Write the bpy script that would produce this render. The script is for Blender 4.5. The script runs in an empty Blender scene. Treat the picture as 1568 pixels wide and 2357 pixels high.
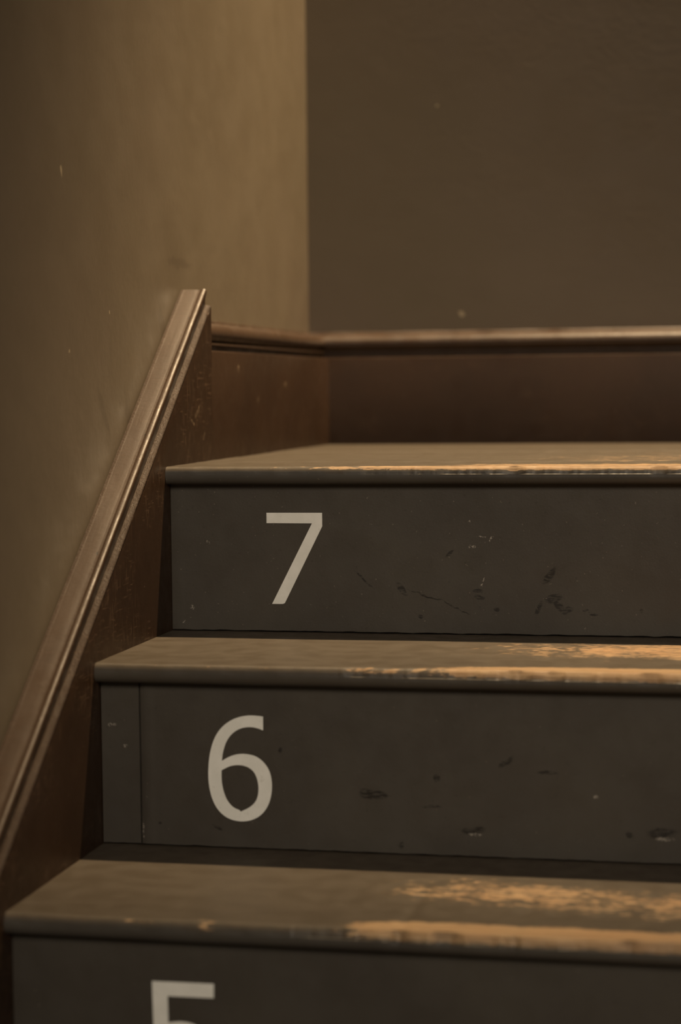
import bpy, math, random
from mathutils import Matrix, Vector, noise
S = bpy.context.scene
C = S.collection

# ------------------------------------------------------------------ camera
YAW, PITCH, ROLL = 0.20661, 0.06169, -0.01051
CAM = Vector((0.60622, -1.99711, 0.08057))
fw = Vector((-math.sin(YAW)*math.cos(PITCH), math.cos(YAW)*math.cos(PITCH), -math.sin(PITCH)))
r0 = Vector((math.cos(YAW), math.sin(YAW), 0)); u0 = r0.cross(fw)
rr = r0*math.cos(ROLL) + u0*math.sin(ROLL); uu = -r0*math.sin(ROLL) + u0*math.cos(ROLL)
cd = bpy.data.cameras.new('camera'); cam = bpy.data.objects.new('camera', cd); C.objects.link(cam)
cd.sensor_fit = 'HORIZONTAL'; cd.sensor_width = 24.0; cd.lens = 4548.76/1568*24.0
cam.matrix_world = Matrix(((rr.x, uu.x, -fw.x, CAM.x), (rr.y, uu.y, -fw.y, CAM.y), (rr.z, uu.z, -fw.z, CAM.z), (0, 0, 0, 1)))
cd.clip_start = 0.02
cd.dof.use_dof = True; cd.dof.focus_distance = 2.03; cd.dof.aperture_fstop = 3.4
S.camera = cam

# ------------------------------------------------------------------ light
w = bpy.data.worlds.new('world'); S.world = w; w.use_nodes = True
bg = w.node_tree.nodes['Background']
bg.inputs[0].default_value = (1.0, 0.82, 0.61, 1); bg.inputs[1].default_value = 0.085

ld = bpy.data.lights.new('ceiling_downlight', 'SPOT'); lamp = bpy.data.objects.new('ceiling_downlight', ld); C.objects.link(lamp)
LAMP = Vector((0.86, 0.820, 3.4))
ld.color = (1.0, 0.735, 0.435); ld.energy = 1420; ld.shadow_soft_size = 0.028
ld.spot_size = math.radians(40); ld.spot_blend = 1.0
lamp.location = LAMP
lamp.rotation_euler = (Vector((0.30, 0.60, 0.0)) - LAMP).to_track_quat('-Z', 'Y').to_euler()

# added soft fill behind the camera to lift the risers, source unseen
ad = bpy.data.lights.new('front_fill_light', 'AREA'); front_fill = bpy.data.objects.new('front_fill_light', ad); C.objects.link(front_fill)
ad.shape = 'RECTANGLE'; ad.size = 1.4; ad.size_y = 1.6; ad.color = (1.0, 0.86, 0.69); ad.energy = 4.6; ad.spread = math.radians(30)  # narrow spread so the fill fades on the upper walls
front_fill.location = (1.95, -4.7, 2.3)
front_fill.rotation_euler = (Vector((0.22, 0.0, -0.16)) - front_fill.location).to_track_quat('-Z', 'Y').to_euler()

S.view_settings.view_transform = 'Standard'; S.view_settings.look = 'None'
S.view_settings.exposure = 0.0; S.view_settings.gamma = 1.0; S.view_settings.use_curve_mapping = False

# ------------------------------------------------------------------ dimensions
H, G, OV = 0.175, 0.23887, 0.01433          # rise, going, riser set-back from the nosing ridge
E0, L0, WT = 0.1877, 0.8212, 0.037          # end of stringer, back baseboard face, thickness of the wall trim
BL, BT = 0.1271, 0.1648                     # top of the skirting board, top of its moulding
XR = 1.5                                    # the steps run on to the right, out of frame
SL = H/G
FRONT, TOP = -0.0018, 0.0018                # nose front and tread top against the nosing ridge
NOSE_T = 0.0190

# ------------------------------------------------------------------ node helpers
class NT:
    def __init__(s, name):
        s.m = bpy.data.materials.new(name); s.m.use_nodes = True
        s.t = s.m.node_tree; s.n = s.t.nodes; s.b = s.n['Principled BSDF']
        s.co = s.n.new('ShaderNodeTexCoord').outputs['Object']
    def set(s, sock, v):
        if isinstance(v, bpy.types.NodeSocket): s.t.links.new(v, sock)
        elif isinstance(v, (tuple, list)) and len(v) == 3 and sock.type == 'RGBA': sock.default_value = (*v, 1)
        else: sock.default_value = v
    def math(s, op, a, b=0.0, c=0.0, clamp=False):
        k = s.n.new('ShaderNodeMath'); k.operation = op; k.use_clamp = clamp
        for i, v in enumerate((a, b, c)): s.set(k.inputs[i], v)
        return k.outputs[0]
    def vmath(s, op, a, b):
        k = s.n.new('ShaderNodeVectorMath'); k.operation = op
        s.set(k.inputs[0], a)
        if op == 'SCALE': s.set(k.inputs[3], b)
        else: s.set(k.inputs[1], b)
        return k.outputs[0]
    def map(s, scale=(1, 1, 1), rot=(0, 0, 0), loc=(0, 0, 0), v=None):
        k = s.n.new('ShaderNodeMapping'); s.set(k.inputs[0], v or s.co)
        k.inputs['Scale'].default_value = scale; k.inputs['Rotation'].default_value = rot; k.inputs['Location'].default_value = loc
        return k.outputs[0]
    def noise(s, scale, detail=4, rough=0.55, v=None, dist=0.0, color=False):
        k = s.n.new('ShaderNodeTexNoise'); s.set(k.inputs['Vector'], v or s.co)
        k.inputs['Scale'].default_value = scale; k.inputs['Detail'].default_value = detail
        k.inputs['Roughness'].default_value = rough; k.inputs['Distortion'].default_value = dist
        return k.outputs['Color' if color else 'Fac']
    def ramp(s, x, a, b, lo=0.0, hi=1.0):
        k = s.n.new('ShaderNodeMapRange'); k.interpolation_type = 'SMOOTHSTEP'
        s.set(k.inputs[0], x); k.inputs[1].default_value = a; k.inputs[2].default_value = b
        k.inputs[3].default_value = lo; k.inputs[4].default_value = hi
        return k.outputs[0]
    def mix(s, f, a, b):
        k = s.n.new('ShaderNodeMix'); k.data_type = 'RGBA'
        s.set(k.inputs[0], f); s.set(k.inputs[6], a); s.set(k.inputs[7], b)
        return k.outputs[2]
    def attr(s, name):
        k = s.n.new('ShaderNodeAttribute'); k.attribute_name = name; return k.outputs['Fac']
    def bump(s, h, strength, dist, nrm=None):
        k = s.n.new('ShaderNodeBump'); s.set(k.inputs['Height'], h)
        k.inputs['Strength'].default_value = strength; k.inputs['Distance'].default_value = dist
        if nrm is not None: s.t.links.new(nrm, k.inputs['Normal'])
        return k.outputs[0]
    def marks(s, spots, a, b, wob=0.006, freq=90):
        """mask of small wear marks: (coord a, coord b, radius along, radius across, turn) in metres on a face"""
        nz = s.vmath('SUBTRACT', s.noise(freq, 2, color=True), (0.5, 0.5, 0.5))
        p = s.vmath('ADD', s.co, s.vmath('SCALE', nz, wob))
        k = s.n.new('ShaderNodeSeparateXYZ'); s.set(k.inputs[0], p)
        A, B = k.outputs[a], k.outputs[b]; tot = None
        for (u, v, ru, rv, an) in spots:
            c, n = math.cos(an), math.sin(an)
            du = s.math('SUBTRACT', A, u); dv = s.math('SUBTRACT', B, v)
            e = s.math('MULTIPLY_ADD', du, c/ru, s.math('MULTIPLY', dv, n/ru))
            f = s.math('MULTIPLY_ADD', du, -n/rv, s.math('MULTIPLY', dv, c/rv))
            d = s.math('ADD', s.math('MULTIPLY', e, e), s.math('MULTIPLY', f, f))
            q = s.ramp(d, 0.35, 1.1, 1, 0)
            tot = q if tot is None else s.math('MAXIMUM', tot, q)
        return tot
    def done(s, col, rough, normal=None, spec=0.5, coat=0.0):
        s.set(s.b.inputs['Base Color'], col); s.set(s.b.inputs['Roughness'], rough)
        s.b.inputs['Specular IOR Level'].default_value = spec
        s.b.inputs['Coat Weight'].default_value = coat; s.b.inputs['Coat Roughness'].default_value = 0.25
        if normal is not None: s.t.links.new(normal, s.b.inputs['Normal'])
        return s.m

# ------------------------------------------------------------------ materials
def stair_paint(name, dark=(), light=(), worn=False):
    s = NT(name)
    mott = s.noise(7, 5)
    col = s.mix(s.ramp(mott, 0.3, 0.7), (0.052, 0.045, 0.037), (0.066, 0.058, 0.047))
    fine = s.noise(260, 3)
    col = s.mix(s.ramp(fine, 0.62, 0.80, 0, 0.5), col, (0.03, 0.026, 0.022))
    rough = s.ramp(s.noise(40, 4), 0.3, 0.7, 0.42, 0.56)
    nrm_h = s.noise(420, 3)
    nrm_h2 = s.noise(30, 4)
    if dark:
        hatch = s.ramp(s.noise(1.0, 2, v=s.map((160, 160, 620), (0, 0.5, 0))), 0.38, 0.55)
        m = s.math('MULTIPLY', s.marks(dark, 0, 2), s.math('MULTIPLY_ADD', hatch, 0.75, 0.15))
        col = s.mix(m, col, (0.012, 0.010, 0.008))
    if light:
        m = s.math('MULTIPLY', s.marks(light, 0, 2, 0.004, 200), s.ramp(s.noise(500, 2), 0.45, 0.6))
        col = s.mix(m, col, (0.30, 0.27, 0.23))
    # faint pale dust specks
    sp = s.ramp(s.noise(330, 1, v=s.map((1, 1, 1), loc=(3, 1, 7))), 0.745, 0.80, 0, 0.45)
    col = s.mix(sp, col, (0.22, 0.19, 0.15))
    nn = s.bump(nrm_h, 0.12, 0.0006); nn = s.bump(nrm_h2, 0.25, 0.002, nn)
    if worn:
        a = s.attr('wear')
        col = s.mix(s.ramp(a, 0.0, 0.08, 0.0, 0.8), col, (0.062, 0.047, 0.031))
        streak = s.noise(1.0, 7, 0.68, v=s.map((45, 190, 190)))
        streak2 = s.noise(1.0, 4, 0.6, v=s.map((110, 330, 330), loc=(4, 2, 1)))
        blot = s.noise(26, 4, 0.6)
        nzz = s.math('ADD', s.math('MULTIPLY', streak, 0.38), s.math('ADD', s.math('MULTIPLY', streak2, 0.40), s.math('MULTIPLY', blot, 0.22)))
        x = s.math('ADD', a, s.math('MULTIPLY', s.math('SUBTRACT', nzz, 0.5), s.math('MULTIPLY', s.math('MINIMUM', s.math('MULTIPLY', a, 2.6), 1.0), 4.6)))
        m = s.ramp(x, 0.42, 0.72)
        # the paint first polishes thin and goes paler, then the wood shows
        thin = s.ramp(x, 0.09, 0.62, 0, 0.55)
        col = s.mix(thin, col, (0.115, 0.090, 0.062))
        grain = s.noise(1.0, 6, 0.6, v=s.map((9, 330, 330)))
        wood = s.mix(s.ramp(grain, 0.30, 0.66), (0.21, 0.125, 0.06), (0.40, 0.27, 0.15))
        wood = s.mix(s.ramp(s.noise(14, 3), 0.45, 0.75, 0, 0.6), wood, (0.33, 0.19, 0.09))
        col = s.mix(m, col, wood)
        # dirt line where the paint film ends
        rim = s.math('MULTIPLY', s.ramp(x, 0.36, 0.47), s.ramp(x, 0.47, 0.55, 1, 0))
        col = s.mix(s.math('MULTIPLY', rim, 0.55), col, (0.03, 0.02, 0.012))
        rough = s.math('ADD', rough, s.math('MULTIPLY', m, 0.15))
        nn = s.bump(s.math('MULTIPLY', m, -1.0), 0.5, 0.0006, nn)
        nn = s.bump(s.math('MULTIPLY', grain, m), 0.5, 0.0008, nn)
    return s.done(col, rough, nn, 0.42)

def brown_paint(name, light=(), scratch=0.38):
    s = NT(name)
    col = s.mix(s.ramp(s.noise(6, 5), 0.3, 0.72), (0.025, 0.0132, 0.0070), (0.035, 0.0188, 0.0100))
    brush = s.noise(1.0, 4, 0.6, v=s.map((260, 26, 26)))
    # fine rubbed scratches and grime
    scr = s.ramp(s.noise(1.0, 3, 0.5, v=s.map((30, 420, 36), (0.55, 0, 0)), dist=0.5), 0.58, 0.67)
    scr2 = s.ramp(s.noise(1.0, 3, 0.5, v=s.map((30, 50, 460), (-0.35, 0, 0), (5, 2, 3)), dist=0.5), 0.59, 0.68)
    scr = s.math('MULTIPLY', s.math('MAXIMUM', scr, scr2), s.ramp(s.noise(9, 3), 0.42, 0.62))
    col = s.mix(s.math('MULTIPLY', scr, scratch), col, (0.16, 0.10, 0.062))
    sp = s.ramp(s.noise(380, 1, v=s.map(loc=(3, 1, 7))), 0.74, 0.79, 0, 0.6)
    col = s.mix(sp, col, (0.26, 0.19, 0.13))
    if light:
        m = s.math('MULTIPLY', s.marks(light, 1, 2, 0.005, 150), s.ramp(s.noise(260, 3), 0.35, 0.7, 0.0, 0.45))
        col = s.mix(m, col, (0.34, 0.25, 0.16))
    hole = s.marks([(-.0125, -.030, .0010, .0016, 0), (-.0150, -.182, .0012, .0018, 0), (-.0135, .142, .0012, .0012, 0)], 0, 1, 0.001, 300)
    a = s.attr('edge')
    e = s.ramp(s.math('ADD', a, s.math('MULTIPLY', s.math('SUBTRACT', s.noise(210, 4, 0.7), 0.5), 1.8)), 0.75, 1.05, 0, 0.75)
    col = s.mix(e, col, (0.30, 0.20, 0.125))
    lit_tone = s.attr('lit_tone')  # paler glossier colour adds lamp brightness to cap top, bead, ledge, mouldings
    col = s.mix(s.math('MULTIPLY', lit_tone, s.ramp(s.noise(1.0, 5, v=s.map((40, 9, 9))), 0.3, 0.7, 0.55, 1.0)), col, (0.056, 0.032, 0.0175))
    col = s.mix(s.math('MULTIPLY', hole, s.ramp(lit_tone, 0.9, 1.0)), col, (0.008, 0.005, 0.003))
    rough = s.ramp(s.noise(45, 4), 0.3, 0.7, 0.36, 0.52)
    rough = s.math('ADD', rough, s.math('MULTIPLY', a, 0.42), clamp=True)
    nn = s.bump(s.noise(150, 4), 0.16, 0.0012); nn = s.bump(brush, 0.18, 0.0008, nn)
    nn = s.bump(s.math('MULTIPLY', s.noise(300, 4, 0.7), a), 0.9, 0.0030, nn)
    k = s.math('MULTIPLY_ADD', lit_tone, 0.30, 0.20)
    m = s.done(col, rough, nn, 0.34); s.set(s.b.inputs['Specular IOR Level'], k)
    return m

def wall_paint(name, light, dark, a, b):
    s = NT(name)
    col = s.mix(s.ramp(s.noise(2.6, 5, 0.5), 0.30, 0.70), (0.133, 0.102, 0.070), (0.154, 0.120, 0.084))
    col = s.mix(s.ramp(s.noise(1.4, 2, v=s.map(loc=(3, 8, 2))), 0.40, 0.65, 0, 0.28), col, (0.136, 0.112, 0.064))
    # smears from brushing past
    sm = s.ramp(s.noise(1.0, 5, 0.6, v=s.map((9, 60, 14), (0.6, 0, 0)), dist=0.8), 0.60, 0.78, 0, 0.22)
    col = s.mix(sm, col, (0.095, 0.072, 0.047))
    if dark: col = s.mix(s.math('MULTIPLY', s.marks(dark, a, b, 0.02, 40), 0.30), col, (0.07, 0.05, 0.032))
    if light: col = s.mix(s.math('MULTIPLY', s.marks(light, a, b, 0.006, 150), 0.8), col, (0.45, 0.37, 0.24))
    nn = s.bump(s.noise(120, 5, 0.6), 0.10, 0.002); nn = s.bump(s.noise(10, 4), 0.22 if a == 1 else 0.05, 0.008, nn)
    return s.done(col, s.ramp(s.noise(18, 4), 0.3, 0.7, 0.48, 0.62), nn, 0.4)

def numeral_vinyl():
    s = NT('pale_numeral_vinyl')
    col = s.mix(s.ramp(s.noise(60, 5), 0.35, 0.7), (0.78, 0.78, 0.73), (0.84, 0.835, 0.79))
    col = s.mix(s.ramp(s.noise(150, 5, 0.7), 0.60, 0.78, 0, 0.6), col, (0.30, 0.27, 0.22))
    return s.done(col, 0.5, s.bump(s.noise(200, 3), 0.1, 0.0006), 0.4)

R7D = [(.402, -.1115, .0125, .0045, .9), (.4063, -.1345, .011, .005, .2), (.4115, -.142, .010, .0035, -.9), (.3908, -.1446, .009, .0025, 1.2), (.421, -.147, .007, .004, .3),
       (.2487, -.126, .010, .0035, -.8), (.3282, -.1274, .006, .0025, 0), (.3304, -.1341, .006, .0025, 0), (.2085, -.117, .016, .0012, -.75), (.275, -.133, .022, .0010, -.30), (.305, -.1445, .018, .0009, -.45),
       (.3474, -.146, .0035, .0025, 0), (.4386, -.1458, .004, .0018, 0), (.4947, -.1455, .0025, .0025, 0), (.269, -.1551, .004, .002, -.6), (.2991, -.0894, .006, .002, .5), (.447, -.1505, .006, .0015, 0)]
R7L = [(.342, -.0735, .0035, .0015, .9), (.323, -.0816, .004, .002, 0), (.3196, -.0557, .0015, .0015, 0), (.0416, -.0787, .003, .0015, -.8), (.0228, -.1478, .0025, .0025, 0), (.013, -.163, .002, .002, 0), (.332, -.0715, .006, .0008, 0), (.333, -.118, .006, .001, 1.1)]
R6D = [(.2569, -.2921, .0075, .0055, 0), (.268, -.293, .010, .004, 0), (.322, -.2751, .004, .004, 0), (.3558, -.3235, .012, .004, .1), (.5266, -.3195, .015, .005, .1), (.4976, -.3224, .0045, .003, -.6), (.3861, -.2592, .010, .003, .6),
       (.2891, -.3389, .003, .003, 0), (.4236, -.2677, .010, .002, 0), (.113, -.3289, .007, .0015, -.5), (.0577, -.3267, .002, .002, 0), (.1748, -.2538, .002, .003, 0), (.317, -.302, .010, .0015, 0)]
R6L = [(.0405, -.333, .0013, .010, 0), (.0113, -.2333, .004, .002, 0), (.4674, -.2882, .0025, .002, 0), (.5285, -.3245, .009, .002, 0), (.3578, -.3262, .007, .0015, 0), (.024, -.254, .0025, .0025, 0)]
M_R7 = stair_paint('scuffed_dark_stair_paint', R7D, R7L)
M_R6 = stair_paint('spotted_dark_stair_paint', R6D, R6L)
M_R5 = stair_paint('dark_stair_paint')
M_TREAD = stair_paint('worn_dark_stair_paint', worn=True)
M_BROWN = brown_paint('brown_gloss_paint', [(.5486, .0885, .006, .005, 0), (.3065, .1076, .004, .006, 0), (.4002, .0695, .004, .004, 0), (-.2318, -.3209, .001, .006, 0),
                                            (.125, .058, .016, .003, .5), (.105, .047, .012, .002, -.4), (.15, .03, .008, .002, .9)])
M_SKIRT = brown_paint('brown_skirting_paint', [(.5486, .0885, .006, .005, 0), (.3065, .1076, .004, .006, 0), (.4002, .0695, .004, .004, 0)], 0.07)
M_WALL_L = wall_paint('taupe_wall_paint', [(-.2019, .2905, .0022, .006, 0), (-.0657, .1619, .0022, .0022, 0), (-.1883, .1205, .002, .002, 0)],
                      [(.19, .227, .05, .006, 0), (.0, .045, .035, .010, -.9), (-.09, .06, .035, .006, -.9), (.12, .15, .03, .01, -1.0)], 1, 2)
M_WALL_B = wall_paint('taupe_wall_paint_in_recess', [(.1899, .1892, .0055, .004, -.8), (.1565, .4892, .003, .002, 0)], (), 0, 2)
M_NUM = numeral_vinyl()

# ------------------------------------------------------------------ mesh helpers
def mesh(name, verts, faces, mat, parent=None, attrs=None, smooth=True):
    me = bpy.data.meshes.new(name); me.from_pydata(verts, [], faces); me.update()
    if attrs:
        for k, vals in attrs.items():
            at = me.attributes.new(k, 'FLOAT', 'POINT'); at.data.foreach_set('value', vals)
    if smooth:
        me.polygons.foreach_set('use_smooth', [True]*len(me.polygons))
        me.set_sharp_from_angle(angle=math.radians(38))
    me.materials.append(mat)
    o = bpy.data.objects.new(name, me); C.objects.link(o)
    if parent is not None:
        o.parent = parent; o.matrix_parent_inverse = parent.matrix_world.inverted()
    return o
def sweep(stations, profile_at):
    """grid of profile_at(station) rings (closed profile), with end caps"""
    V = []; F = []; n = None
    for st in stations:
        P = profile_at(st); n = len(P); V += P
    k = len(stations)
    for i in range(k-1):
        for j in range(n):
            j2 = (j+1) % n
            F.append((i*n+j, i*n+j2, (i+1)*n+j2, (i+1)*n+j))
    F.append(tuple(range(n-1, -1, -1))); F.append(tuple((k-1)*n+j for j in range(n)))
    return V, F
def fix_normals(o):
    import bmesh
    b = bmesh.new(); b.from_mesh(o.data); bmesh.ops.recalc_face_normals(b, faces=b.faces); b.to_mesh(o.data); b.free()
    return o
def box(name, lo, hi, mat, parent=None, bev=0.001):
    import bmesh
    b = bmesh.new(); bmesh.ops.create_cube(b, size=1.0)
    for v in b.verts:
        v.co = Vector([lo[i] + (v.co[i]+0.5)*(hi[i]-lo[i]) for i in range(3)])
    if bev: bmesh.ops.bevel(b, geom=list(b.edges), offset=bev, segments=2, affect='EDGES', profile=0.5)
    me = bpy.data.meshes.new(name); b.to_mesh(me); b.free(); me.materials.append(mat)
    o = bpy.data.objects.new(name, me); C.objects.link(o)
    if parent is not None: o.parent = parent; o.matrix_parent_inverse = parent.matrix_world.inverted()
    return o
def nz(x, y, z=0.0): return noise.noise(Vector((x, y, z)))
def sstep(x, a, b):
    t = max(0.0, min(1.0, (x-a)/(b-a))); return t*t*(3-2*t)
def structure(o): o['kind'] = 'structure'; return o

# ------------------------------------------------------------------ walls
YB = L0 + WT
wl = structure(box('wall_left', (-WT-0.15, -2.6, -1.4), (-WT, YB+0.15, 3.7), M_WALL_L, bev=0))
wl['label'] = 'taupe painted wall on the left, brightly lit beside the corner'
wb = structure(box('wall_back', (-WT, YB, -0.3), (2.2, YB+0.15, 3.7), M_WALL_B, bev=0))
wb['label'] = 'dim taupe wall facing the camera above the landing'

# ------------------------------------------------------------------ baseboards: board and moulding
def moulding_profile():
    # (distance from wall, z): torus over a fillet and a shadow gap
    P = [(0.0, BT), (0.0042, BT), (0.0058, BT-0.0012), (0.0064, BT-0.0030), (0.0090, BT-0.0036)]
    for i in range(13):
        a = math.radians(80 - i*13.0)
        P.append((0.0150 + 0.0165*math.cos(a), 0.1475 + 0.0128*math.sin(a)))
    P += [(0.0265, 0.1372), (0.0290, 0.1366), (0.0290, 0.1338), (0.0235, 0.1332), (0.0235, BL-0.0005), (0.0, BL-0.0005)]
    return P
MP = moulding_profile()
board = [(0.0, 0.0), (WT, 0.0), (WT, BL-0.0024), (WT-0.0007, BL-0.0008), (WT-0.0024, BL), (0.0, BL)]
ys = [E0 + (L0-E0)*i/90 for i in range(91)]
# left: the length runs in y, mitred into the corner
def left_run(P, wob):
    def ring(y):
        t = (y-E0)/(L0-E0); out = []
        for j, (d, z) in enumerate(P):
            yy = E0 + (YB-d-E0)*t
            k = wob*nz(yy*40, j*3.1, 1.0) if j in (1, 2, 3) else 0.0
            out.append((-WT+d, yy, z+k))
        return out
    return ring
bl = structure(fix_normals(mesh('baseboard_left', *sweep(ys, left_run(board, 0)), M_SKIRT)))
bl['label'] = 'brown painted skirting board on the left wall of the landing'
fix_normals(mesh('moulding', *sweep(ys, left_run(MP, 0.0012)), M_SKIRT, bl, {'lit_tone': [0.75]*(len(MP)*91)}))  # lamp highlight put into the moulding colour
xs = [i/90 for i in range(91)]
def back_run(P, wob):
    def ring(t):
        out = []
        for j, (d, z) in enumerate(P):
            x = -WT+d + (2.1-(-WT+d))*t*t
            k = wob*nz(x*40, j*3.1, 9.0) if j in (1, 2, 3) else 0.0
            out.append((x, YB-d, z+k))
        return out
    return ring
bb = structure(fix_normals(mesh('baseboard_back', *sweep(xs, back_run(board, 0)), M_SKIRT)))
bb['label'] = 'dark brown skirting board along the back of the landing'
fix_normals(mesh('moulding', *sweep(xs, back_run(MP, 0.0006)), M_SKIRT, bb, {'lit_tone': [0.75]*(len(MP)*91)}))  # back moulding also painted paler for its lamp highlight

# ------------------------------------------------------------------ staircase
stairs = bpy.data.objects.new('staircase', None); C.objects.link(stairs)
stairs.location = (0.7, -0.60, -3*H-0.03); stairs.empty_display_size = 0.2
bpy.context.view_layer.update()
stairs['label'] = 'dark painted wooden stairs with worn nosings and pale numbers on the risers'
stairs['category'] = 'staircase'

STX = [i*0.0016 for i in range(400)] + [0.64 + (XR-0.64)*(i/30) for i in range(31)]
def tread(i, depth, wear, rough, label):
    """board with a rounded nose; wear(x, d) drives paint loss, rough(x) how far the nose is eaten away"""
    yf = -i*G + FRONT; zt = -i*H + TOP; r = 0.0072; rb = 0.0080
    prof = []                                                       # (d from nose front, z below top, nose weight)
    nd = 26
    for k in range(nd):
        t = k/(nd-1); prof.append((depth + (r-depth)*(1-(1-t)**1.7), 0.0, 0.0))
    for k in range(1, 9):
        a = math.pi/2*k/8; prof.append((r*(1-math.sin(a)), -r*(1-math.cos(a)), math.sin(a*1.3)**0.8))
    for k in range(1, 3): prof.append((0.0, -r - (NOSE_T-r-rb)*k/3, 0.30))
    for k in range(0, 8):
        a = math.pi/2*k/7; prof.append((rb*(1-math.cos(a)), -(NOSE_T-rb) - rb*math.sin(a), 0.20*math.cos(a)))
    prof += [(0.5*depth, -NOSE_T, 0), (depth, -NOSE_T, 0)]
    V = []; A = []
    def ring(x):
        out = []
        rg = rough(x)
        e1 = nz(x*55, i*7.7)*0.5 + nz(x*160, i*3.3)*0.35 + nz(x*420, i*1.7)*0.2
        big = max(0.0, nz(x*34, i*5.1+2.0) - 0.05)
        for (d, z, wgt) in prof:
            dd, zz = d, z
            if wgt > 0:
                ero = rg*(0.0014 + 0.0016*e1 + 0.0042*big)*wgt
                dd += max(ero, -0.0005); zz -= max(ero, 0)*0.45*(1 if d < r and z > -r else 0)
            sag = -0.0009*rg*math.exp(-((d-0.07)/0.06)**2) if z == 0 else 0
            hump = 0.00025*nz(x*9, d*30, i*2.0)
            out.append((x, yf+dd, zt+zz+(sag+hump if z == 0 and d < depth-0.001 else 0)))
            A.append(max(wear(x, d, z), 0.08*(1-sstep(-z, 0.001, 0.004))))
        return out
    Vv, F = sweep(STX, ring)
    o = fix_normals(mesh('tread', Vv, F, M_TREAD, stairs, {'wear': A}))
    if label: o['label'] = label
    return o

def band(d, a, b, s): return sstep(d, a-s, a+s)*(1-sstep(d, b-s, b+s))
# paint loss fields (0 = paint, 1 = wood), each with a paler line along the ridge, d measured back from the nose
def wear7(x, d, z):
    u = sstep(x, 0.17, 0.40)
    ridge = band(d, -0.01, 0.007+0.006*u, 0.004)*(1-sstep(-z, 0.0016, 0.0046))*(0.30+0.85*sstep(x, 0.10, 0.30))
    top = ((0.06+0.50*u)*band(d, -0.02, 0.030+0.03*u, 0.02) + 0.36*u*band(d, 0.03, 0.11, 0.02))*(1-sstep(-z, 0.0016, 0.0040))
    front = 0.24*max(0.0, nz(x*30, 4.0))*sstep(x, 0.08, 0.12)*(1-sstep(-z, 0.006, 0.009))
    return max(ridge, top, front)
def wear6(x, d, z):
    u = sstep(x, 0.26, 0.42)
    nose = (0.10+1.15*u)*band(d, -0.01, 0.010+0.024*u, 0.006)*(1-sstep(-z, 0.0045, 0.0085))
    light = 0.42*sstep(x, 0.12, 0.26)*band(d, -0.01, 0.009, 0.005)*(1-sstep(-z, 0.003, 0.006))
    back = (0.55*sstep(x, 0.24, 0.55)+0.12*sstep(x, 0.1, 0.3))*band(d, 0.10, 0.205, 0.02)
    mid = 0.22*u*band(d, 0.03, 0.12, 0.02)
    return max(nose, light, back, mid, 0.03, 0.26*band(d, -0.01, 0.006, 0.003)*(1-sstep(-z, 0.002, 0.005)))
def wear5(x, d, z):
    u = sstep(x, 0.25, 0.34)
    nose = (0.06+1.25*u)*band(d, -0.01, 0.014+0.020*u, 0.008)*(1-sstep(-z, 0.0045, 0.0085))
    spot = 0.75*math.exp(-((x-0.172)/0.012)**2)*band(d, -0.01, 0.008, 0.004)*(1-sstep(-z, 0.005, 0.008))
    c = 0.138 - 0.12*max(0, x-0.36)
    patch = 0.64*sstep(x, 0.22, 0.38)*math.exp(-((d-c)/0.046)**2)
    mid = 0.16*u*band(d, 0.03, 0.20, 0.03)
    return max(nose, patch, mid, spot, 0.26*band(d, -0.01, 0.006, 0.003)*(1-sstep(-z, 0.002, 0.005)))
def rough7(x): return 0.25 + 0.9*sstep(x, 0.15, 0.40)
def rough6(x): return 0.20 + 1.1*sstep(x, 0.18, 0.42)
def rough5(x):
    notch = 1.6*math.exp(-((x-0.331)/0.006)**2) + 1.0*math.exp(-((x-0.425)/0.008)**2)
    return 0.25 + 1.2*sstep(x, 0.18, 0.32) + notch
tread(0, 0.120-FRONT, wear7, rough7, 'top step edge with a thin line of bare wood on the nosing')
tread(1, G+OV-FRONT+0.020, wear6, rough6, 'step with bare wood along nosing and at the back')
tread(2, G+OV-FRONT+0.020, wear5, rough5, 'lowest visible step with large patch worn to bare wood')
tread(3, G+OV-FRONT+0.020, wear6, rough6, None)

def riser(i, x0, mat, label=None, name='riser', x1=XR, parent=None, dy=0.0, seed=0.0):
    """upright board under the nosing of step i; its foot is scribed unevenly to the tread below"""
    y = -i*G + OV + dy; zt = -i*H + TOP - NOSE_T - 0.0003; zb = -(i+1)*H + TOP
    n = 260
    st = [x0 + (x1-x0)*k/n for k in range(n+1)]
    def ring(x):
        f = zb + 0.0011 + 0.0008*nz(x*60, i*4.0+seed) + 0.0006*nz(x*220, i*2.0)
        wv = 0.0004*nz(x*6, i*9.0, seed)
        e = 0.0007 if (x-x0 < 1e-6 or x1-x < 1e-6) else (-0.0007 if x0 > 0.03 and x-x0 < 0.007 else 0.0)
        c = 0.0006
        return [(x, y+wv+c+e, f), (x, y+wv+e, f+c), (x, y+wv*0.7+e, (f+zt)/2), (x, y+e, zt), (x, y+0.022, zt), (x, y+0.022, f)]
    o = fix_normals(mesh(name, *sweep(st, ring), mat, parent or stairs))
    if label: o['label'] = label
    return o
r7 = riser(0, 0.0005, M_R7, 'scuffed dark riser carrying the numeral 7')
r6 = riser(1, 0.0394, M_R6, 'dark riser carrying the numeral 6')
riser(1, 0.0005, M_R6, 'narrow filler piece at the left end of a riser', 'riser_filler', 0.0380, None, 0.0007, 5.0)
r5 = riser(2, 0.0005, M_R5, 'dark riser carrying the numeral 5')

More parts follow.
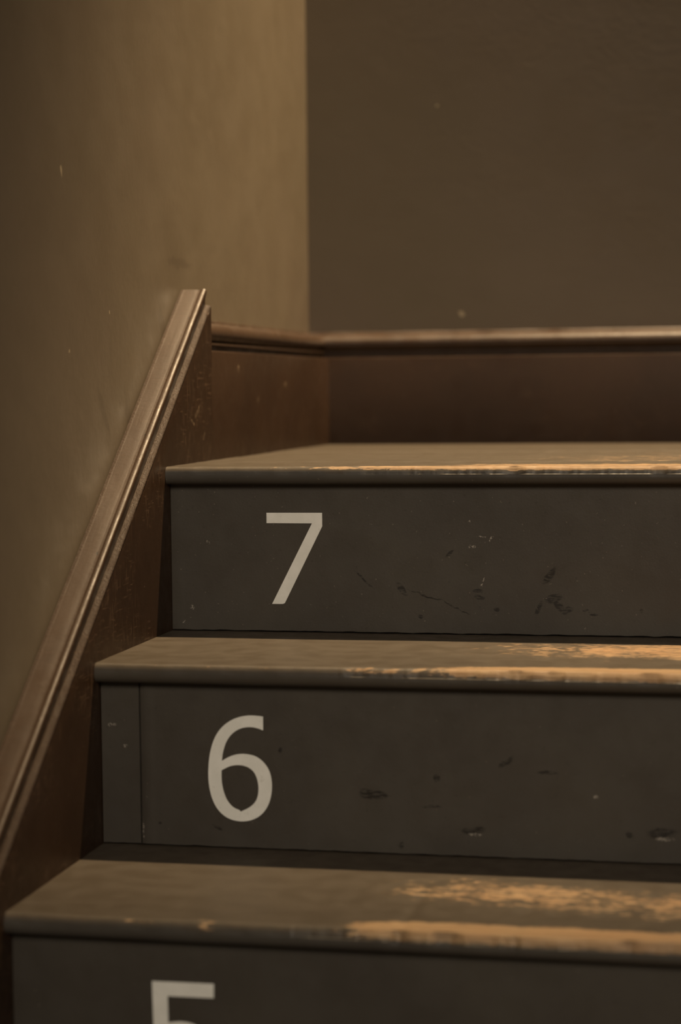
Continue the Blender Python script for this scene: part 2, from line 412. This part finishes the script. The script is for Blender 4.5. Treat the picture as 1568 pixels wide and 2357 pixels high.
# numerals: flat cut vinyl on the risers
def numeral(loops, y, parent, label):
    cu = bpy.data.curves.new('numeral_outline', 'CURVE'); cu.dimensions = '2D'; cu.fill_mode = 'BOTH'
    for L in loops:
        sp = cu.splines.new('POLY'); sp.points.add(len(L)-1); sp.use_cyclic_u = True
        for k, (x, z) in enumerate(L): sp.points[k].co = (x, z, 0, 1)
    cu.extrude = 0.00015
    t = bpy.data.objects.new('numeral_outline', cu); C.objects.link(t)
    me = bpy.data.meshes.new_from_object(t.evaluated_get(bpy.context.evaluated_depsgraph_get()))
    bpy.data.objects.remove(t); bpy.data.curves.remove(cu)
    me.transform(Matrix(((1, 0, 0, 0), (0, 0, -1, y), (0, 1, 0, 0), (0, 0, 0, 1))))
    me.name = 'numeral'; me.materials.clear(); me.materials.append(M_NUM)
    o = bpy.data.objects.new('numeral', me); C.objects.link(o)
    o.parent = parent; o.matrix_parent_inverse = stairs.matrix_world.inverted() if parent is stairs else Matrix()
    o['label'] = label
    return o
def smooth_loop(L, keep):
    """Chaikin corner cutting except at the listed sharp corners"""
    for _ in range(2):
        out = []; kk = set(); n = len(L)
        for i, p in enumerate(L):
            if i in keep: kk.add(len(out)); out.append(p)
            else:
                a, b = L[i-1], L[(i+1) % n]
                out.append((p[0]*.75+a[0]*.25, p[1]*.75+a[1]*.25)); out.append((p[0]*.75+b[0]*.25, p[1]*.75+b[1]*.25))
        L, keep = out, kk
    return L
SEV = [(.1053, -.0473), (.1651, -.0472), (.1651, -.0613), (.1248, -.1409), (.1239, -.1425), (.1219, -.1433), (.1102, -.1434), (.1541, -.0583), (.1053, -.0582)]
SIX_O = [(.159, -.2224), (.1536, -.2218), (.1472, -.2215), (.1408, -.2222), (.1344, -.2238), (.1279, -.2266), (.1214, -.2311), (.1162, -.2366), (.1122, -.243), (.1092, -.2506), (.1071, -.2589), (.1059, -.2671), (.1054, -.2747), (.1053, -.281), (.1057, -.2873), (.1069, -.2948), (.1091, -.3023), (.1125, -.3092), (.117, -.3147), (.1227, -.3189), (.1291, -.3212), (.1362, -.3221), (.1433, -.3214), (.1497, -.3193), (.1556, -.3156), (.1601, -.3107), (.1637, -.3043), (.1659, -.2967), (.1668, -.2892), (.1666, -.2823), (.1651, -.2748), (.1619, -.2686), (.1569, -.2631), (.1506, -.2595), (.1442, -.2582), (.1377, -.2579), (.1313, -.259), (.1248, -.2615), (.1187, -.2652), (.1194, -.2592), (.1208, -.2535), (.1231, -.2471), (.1271, -.241), (.1323, -.2365), (.1381, -.2337), (.1439, -.2326), (.149, -.2326), (.1541, -.2336), (.1589, -.2354)]
SIX_I = [(.1183, -.2742), (.1221, -.272), (.1273, -.2696), (.1337, -.2686), (.1395, -.269), (.1446, -.2707), (.1491, -.274), (.1519, -.279), (.1534, -.2846), (.1539, -.2902), (.1533, -.2965), (.1516, -.3016), (.148, -.3061), (.1428, -.3097), (.1389, -.3114), (.1363, -.3128), (.1351, -.3111), (.1306, -.3098), (.1261, -.3062), (.1223, -.3006), (.1199, -.2938), (.1185, -.2869), (.1181, -.2806)]
FIVE = [(.1222, -.4033), (.1748, -.4030), (.1747, -.4149), (.1354, -.4152), (.1357, -.4375), (.1440, -.4358), (.1530, -.4362), (.1612, -.4390), (.1680, -.4440), (.1725, -.4510), (.1742, -.4600), (.1735, -.4710), (.1700, -.4810), (.1640, -.4890), (.1560, -.4945), (.1460, -.4975), (.1350, -.4980), (.1240, -.4965), (.1180, -.4945), (.1180, -.4820), (.1260, -.4855), (.1350, -.4872), (.1440, -.4862), (.1520, -.4820), (.1575, -.4755), (.1603, -.4670), (.1600, -.4590), (.1565, -.4520), (.1500, -.4475), (.1420, -.4462), (.1330, -.4475), (.1275, -.4495), (.1230, -.4460)]
numeral([SEV], OV-0.0007, r7, 'pale grey numeral 7')
numeral([smooth_loop(SIX_O, {0, 38, 48}), smooth_loop(SIX_I, {0, 15})], OV-G-0.0007, r6, 'pale grey numeral 6')
numeral([smooth_loop(FIVE, {0, 1, 2, 3, 4, 18, 19, 31, 32})], OV-2*G-0.0007, r5, 'pale grey numeral 5')

# stringer: inner string board with a narrow ledge, and the capping moulding with its bead above
ZA, ZC = 0.0412, 0.0593                                             # arris and cap, measured plumb above the line of nosings
SY = [E0 - (E0+0.95)*k/620 for k in range(621)]
edgeA = []; litA = []
def string_ring(y):
    c = nz(y*97, 3.0)*0.5 + nz(y*330, 8.0)*0.4
    chip = max(0.0, nz(y*31, 6.0)+0.5*nz(y*170, 2.0)-0.34)
    k = 0.0022*c*max(0.0, nz(y*23, 31.0)+0.25) + 0.0045*chip
    P = [(-0.030, ZA-0.0012), (-0.0070, ZA+0.0003+0.0003*c), (-0.0040, ZA-0.0001+0.0004*c), (-0.0012-0.5*abs(k), ZA-0.0008-0.4*abs(k)), (-0.0003-0.5*abs(k), ZA-0.0018-0.7*abs(k)), (0.0, ZA-0.0034), (0.0, ZA-0.03), (0.0, -0.30), (-0.030, -0.30)]
    edgeA.extend([0.2, 0.2, 0.3, 0.55, 0.50, 0.0, 0.0, 0.0, 0.0]); litA.extend([0.6, 0.6, 0.5, 0.35, 0.15, 0.0, 0, 0, 0])  # ledge coloured paler, as if catching the lamp
    return [(x, y, SL*y+z) for x, z in P]
string = fix_normals(mesh('stringer', *sweep(SY, string_ring), M_BROWN, stairs, {'edge': edgeA, 'lit_tone': litA}))
string['label'] = 'brown painted sloping string board beside the steps'
edgeB = []; litB = []
def cap_ring(y):
    c = nz(y*60, 13.0)*0.5 + nz(y*240, 18.0)*0.3
    gap = 0.0013*c
    P = [(-WT+0.0012, ZC-0.0060), (-WT+0.0014+0.5*gap, ZC-0.0012+0.6*gap), (-WT+0.0024+0.3*gap, ZC-0.0002+0.3*gap), (-WT+0.006, ZC), (-0.022, ZC-0.0002), (-0.0150, ZC-0.0004), (-0.0132, ZC-0.0010)]
    ed = [0.7, 0.8, 0.35, 0, 0, 0, 0.1]
    for k in range(11):
        a = math.radians(140 - k*16)
        P.append((-0.0090 + 0.0040*math.cos(a), ZC-0.0036 + 0.0043*math.sin(a) + 0.00015*c)); ed.append(0.15 if k < 5 else 0)
    P += [(-0.0060, ZC-0.0085), (-0.0068, ZC-0.011), (-0.0070, ZA-0.0009), (-WT+0.0004, ZA-0.0009)]
    ed += [0]*4
    edgeB.extend(ed); litB.extend([1.0 if j < 14 else 0.0 for j in range(len(ed))])  # cap top and bead painted paler to carry the lamp's highlight
    return [(x, y, SL*y+z) for x, z in P]
cap = fix_normals(mesh('capping', *sweep(SY, cap_ring), M_BROWN, string, {'edge': edgeB, 'lit_tone': litB}))
cap.matrix_parent_inverse = Matrix()
cap['label'] = 'brown capping with a glossy bead along its edge'

# ------------------------------------------------------------------ landing floor
fl = structure(box('floor', (0.0, 0.118, -0.06), (XR, YB, -0.012), M_R5, bev=0))
fl['label'] = 'dark painted boarded landing at the top of the steps'
yy = 0.1215
for k, wd in enumerate((0.173, 0.176, 0.174, 0.176)):
    y1 = min(yy+wd, L0-0.0003)
    st = STX
    A = []
    def ring(x, y0=yy, y1=y1, k=k):
        out = []
        P = [(y0+0.0012, -0.02), (y0, -0.001), (y0+0.0014, 0)] + [(y0+(y1-y0)*t/7, 0) for t in range(1, 7)] + [(y1-0.0018, 0), (y1-0.0004, -0.001), (y1-0.0012, -0.02)]
        for (y, z) in P:
            out.append((x, y, TOP+z+0.0003*nz(x*8, y*30, k)-(0.0004 if k % 2 else 0)))
            A.append(max(0.08, 0.36*sstep(x, 0.15, 0.5)*(1-0.28*k)) if z > -0.01 else 0)
        return out
    fix_normals(mesh('plank', *sweep(st, ring), M_TREAD, fl, {'wear': A}))
    yy = y1 + 0.0012
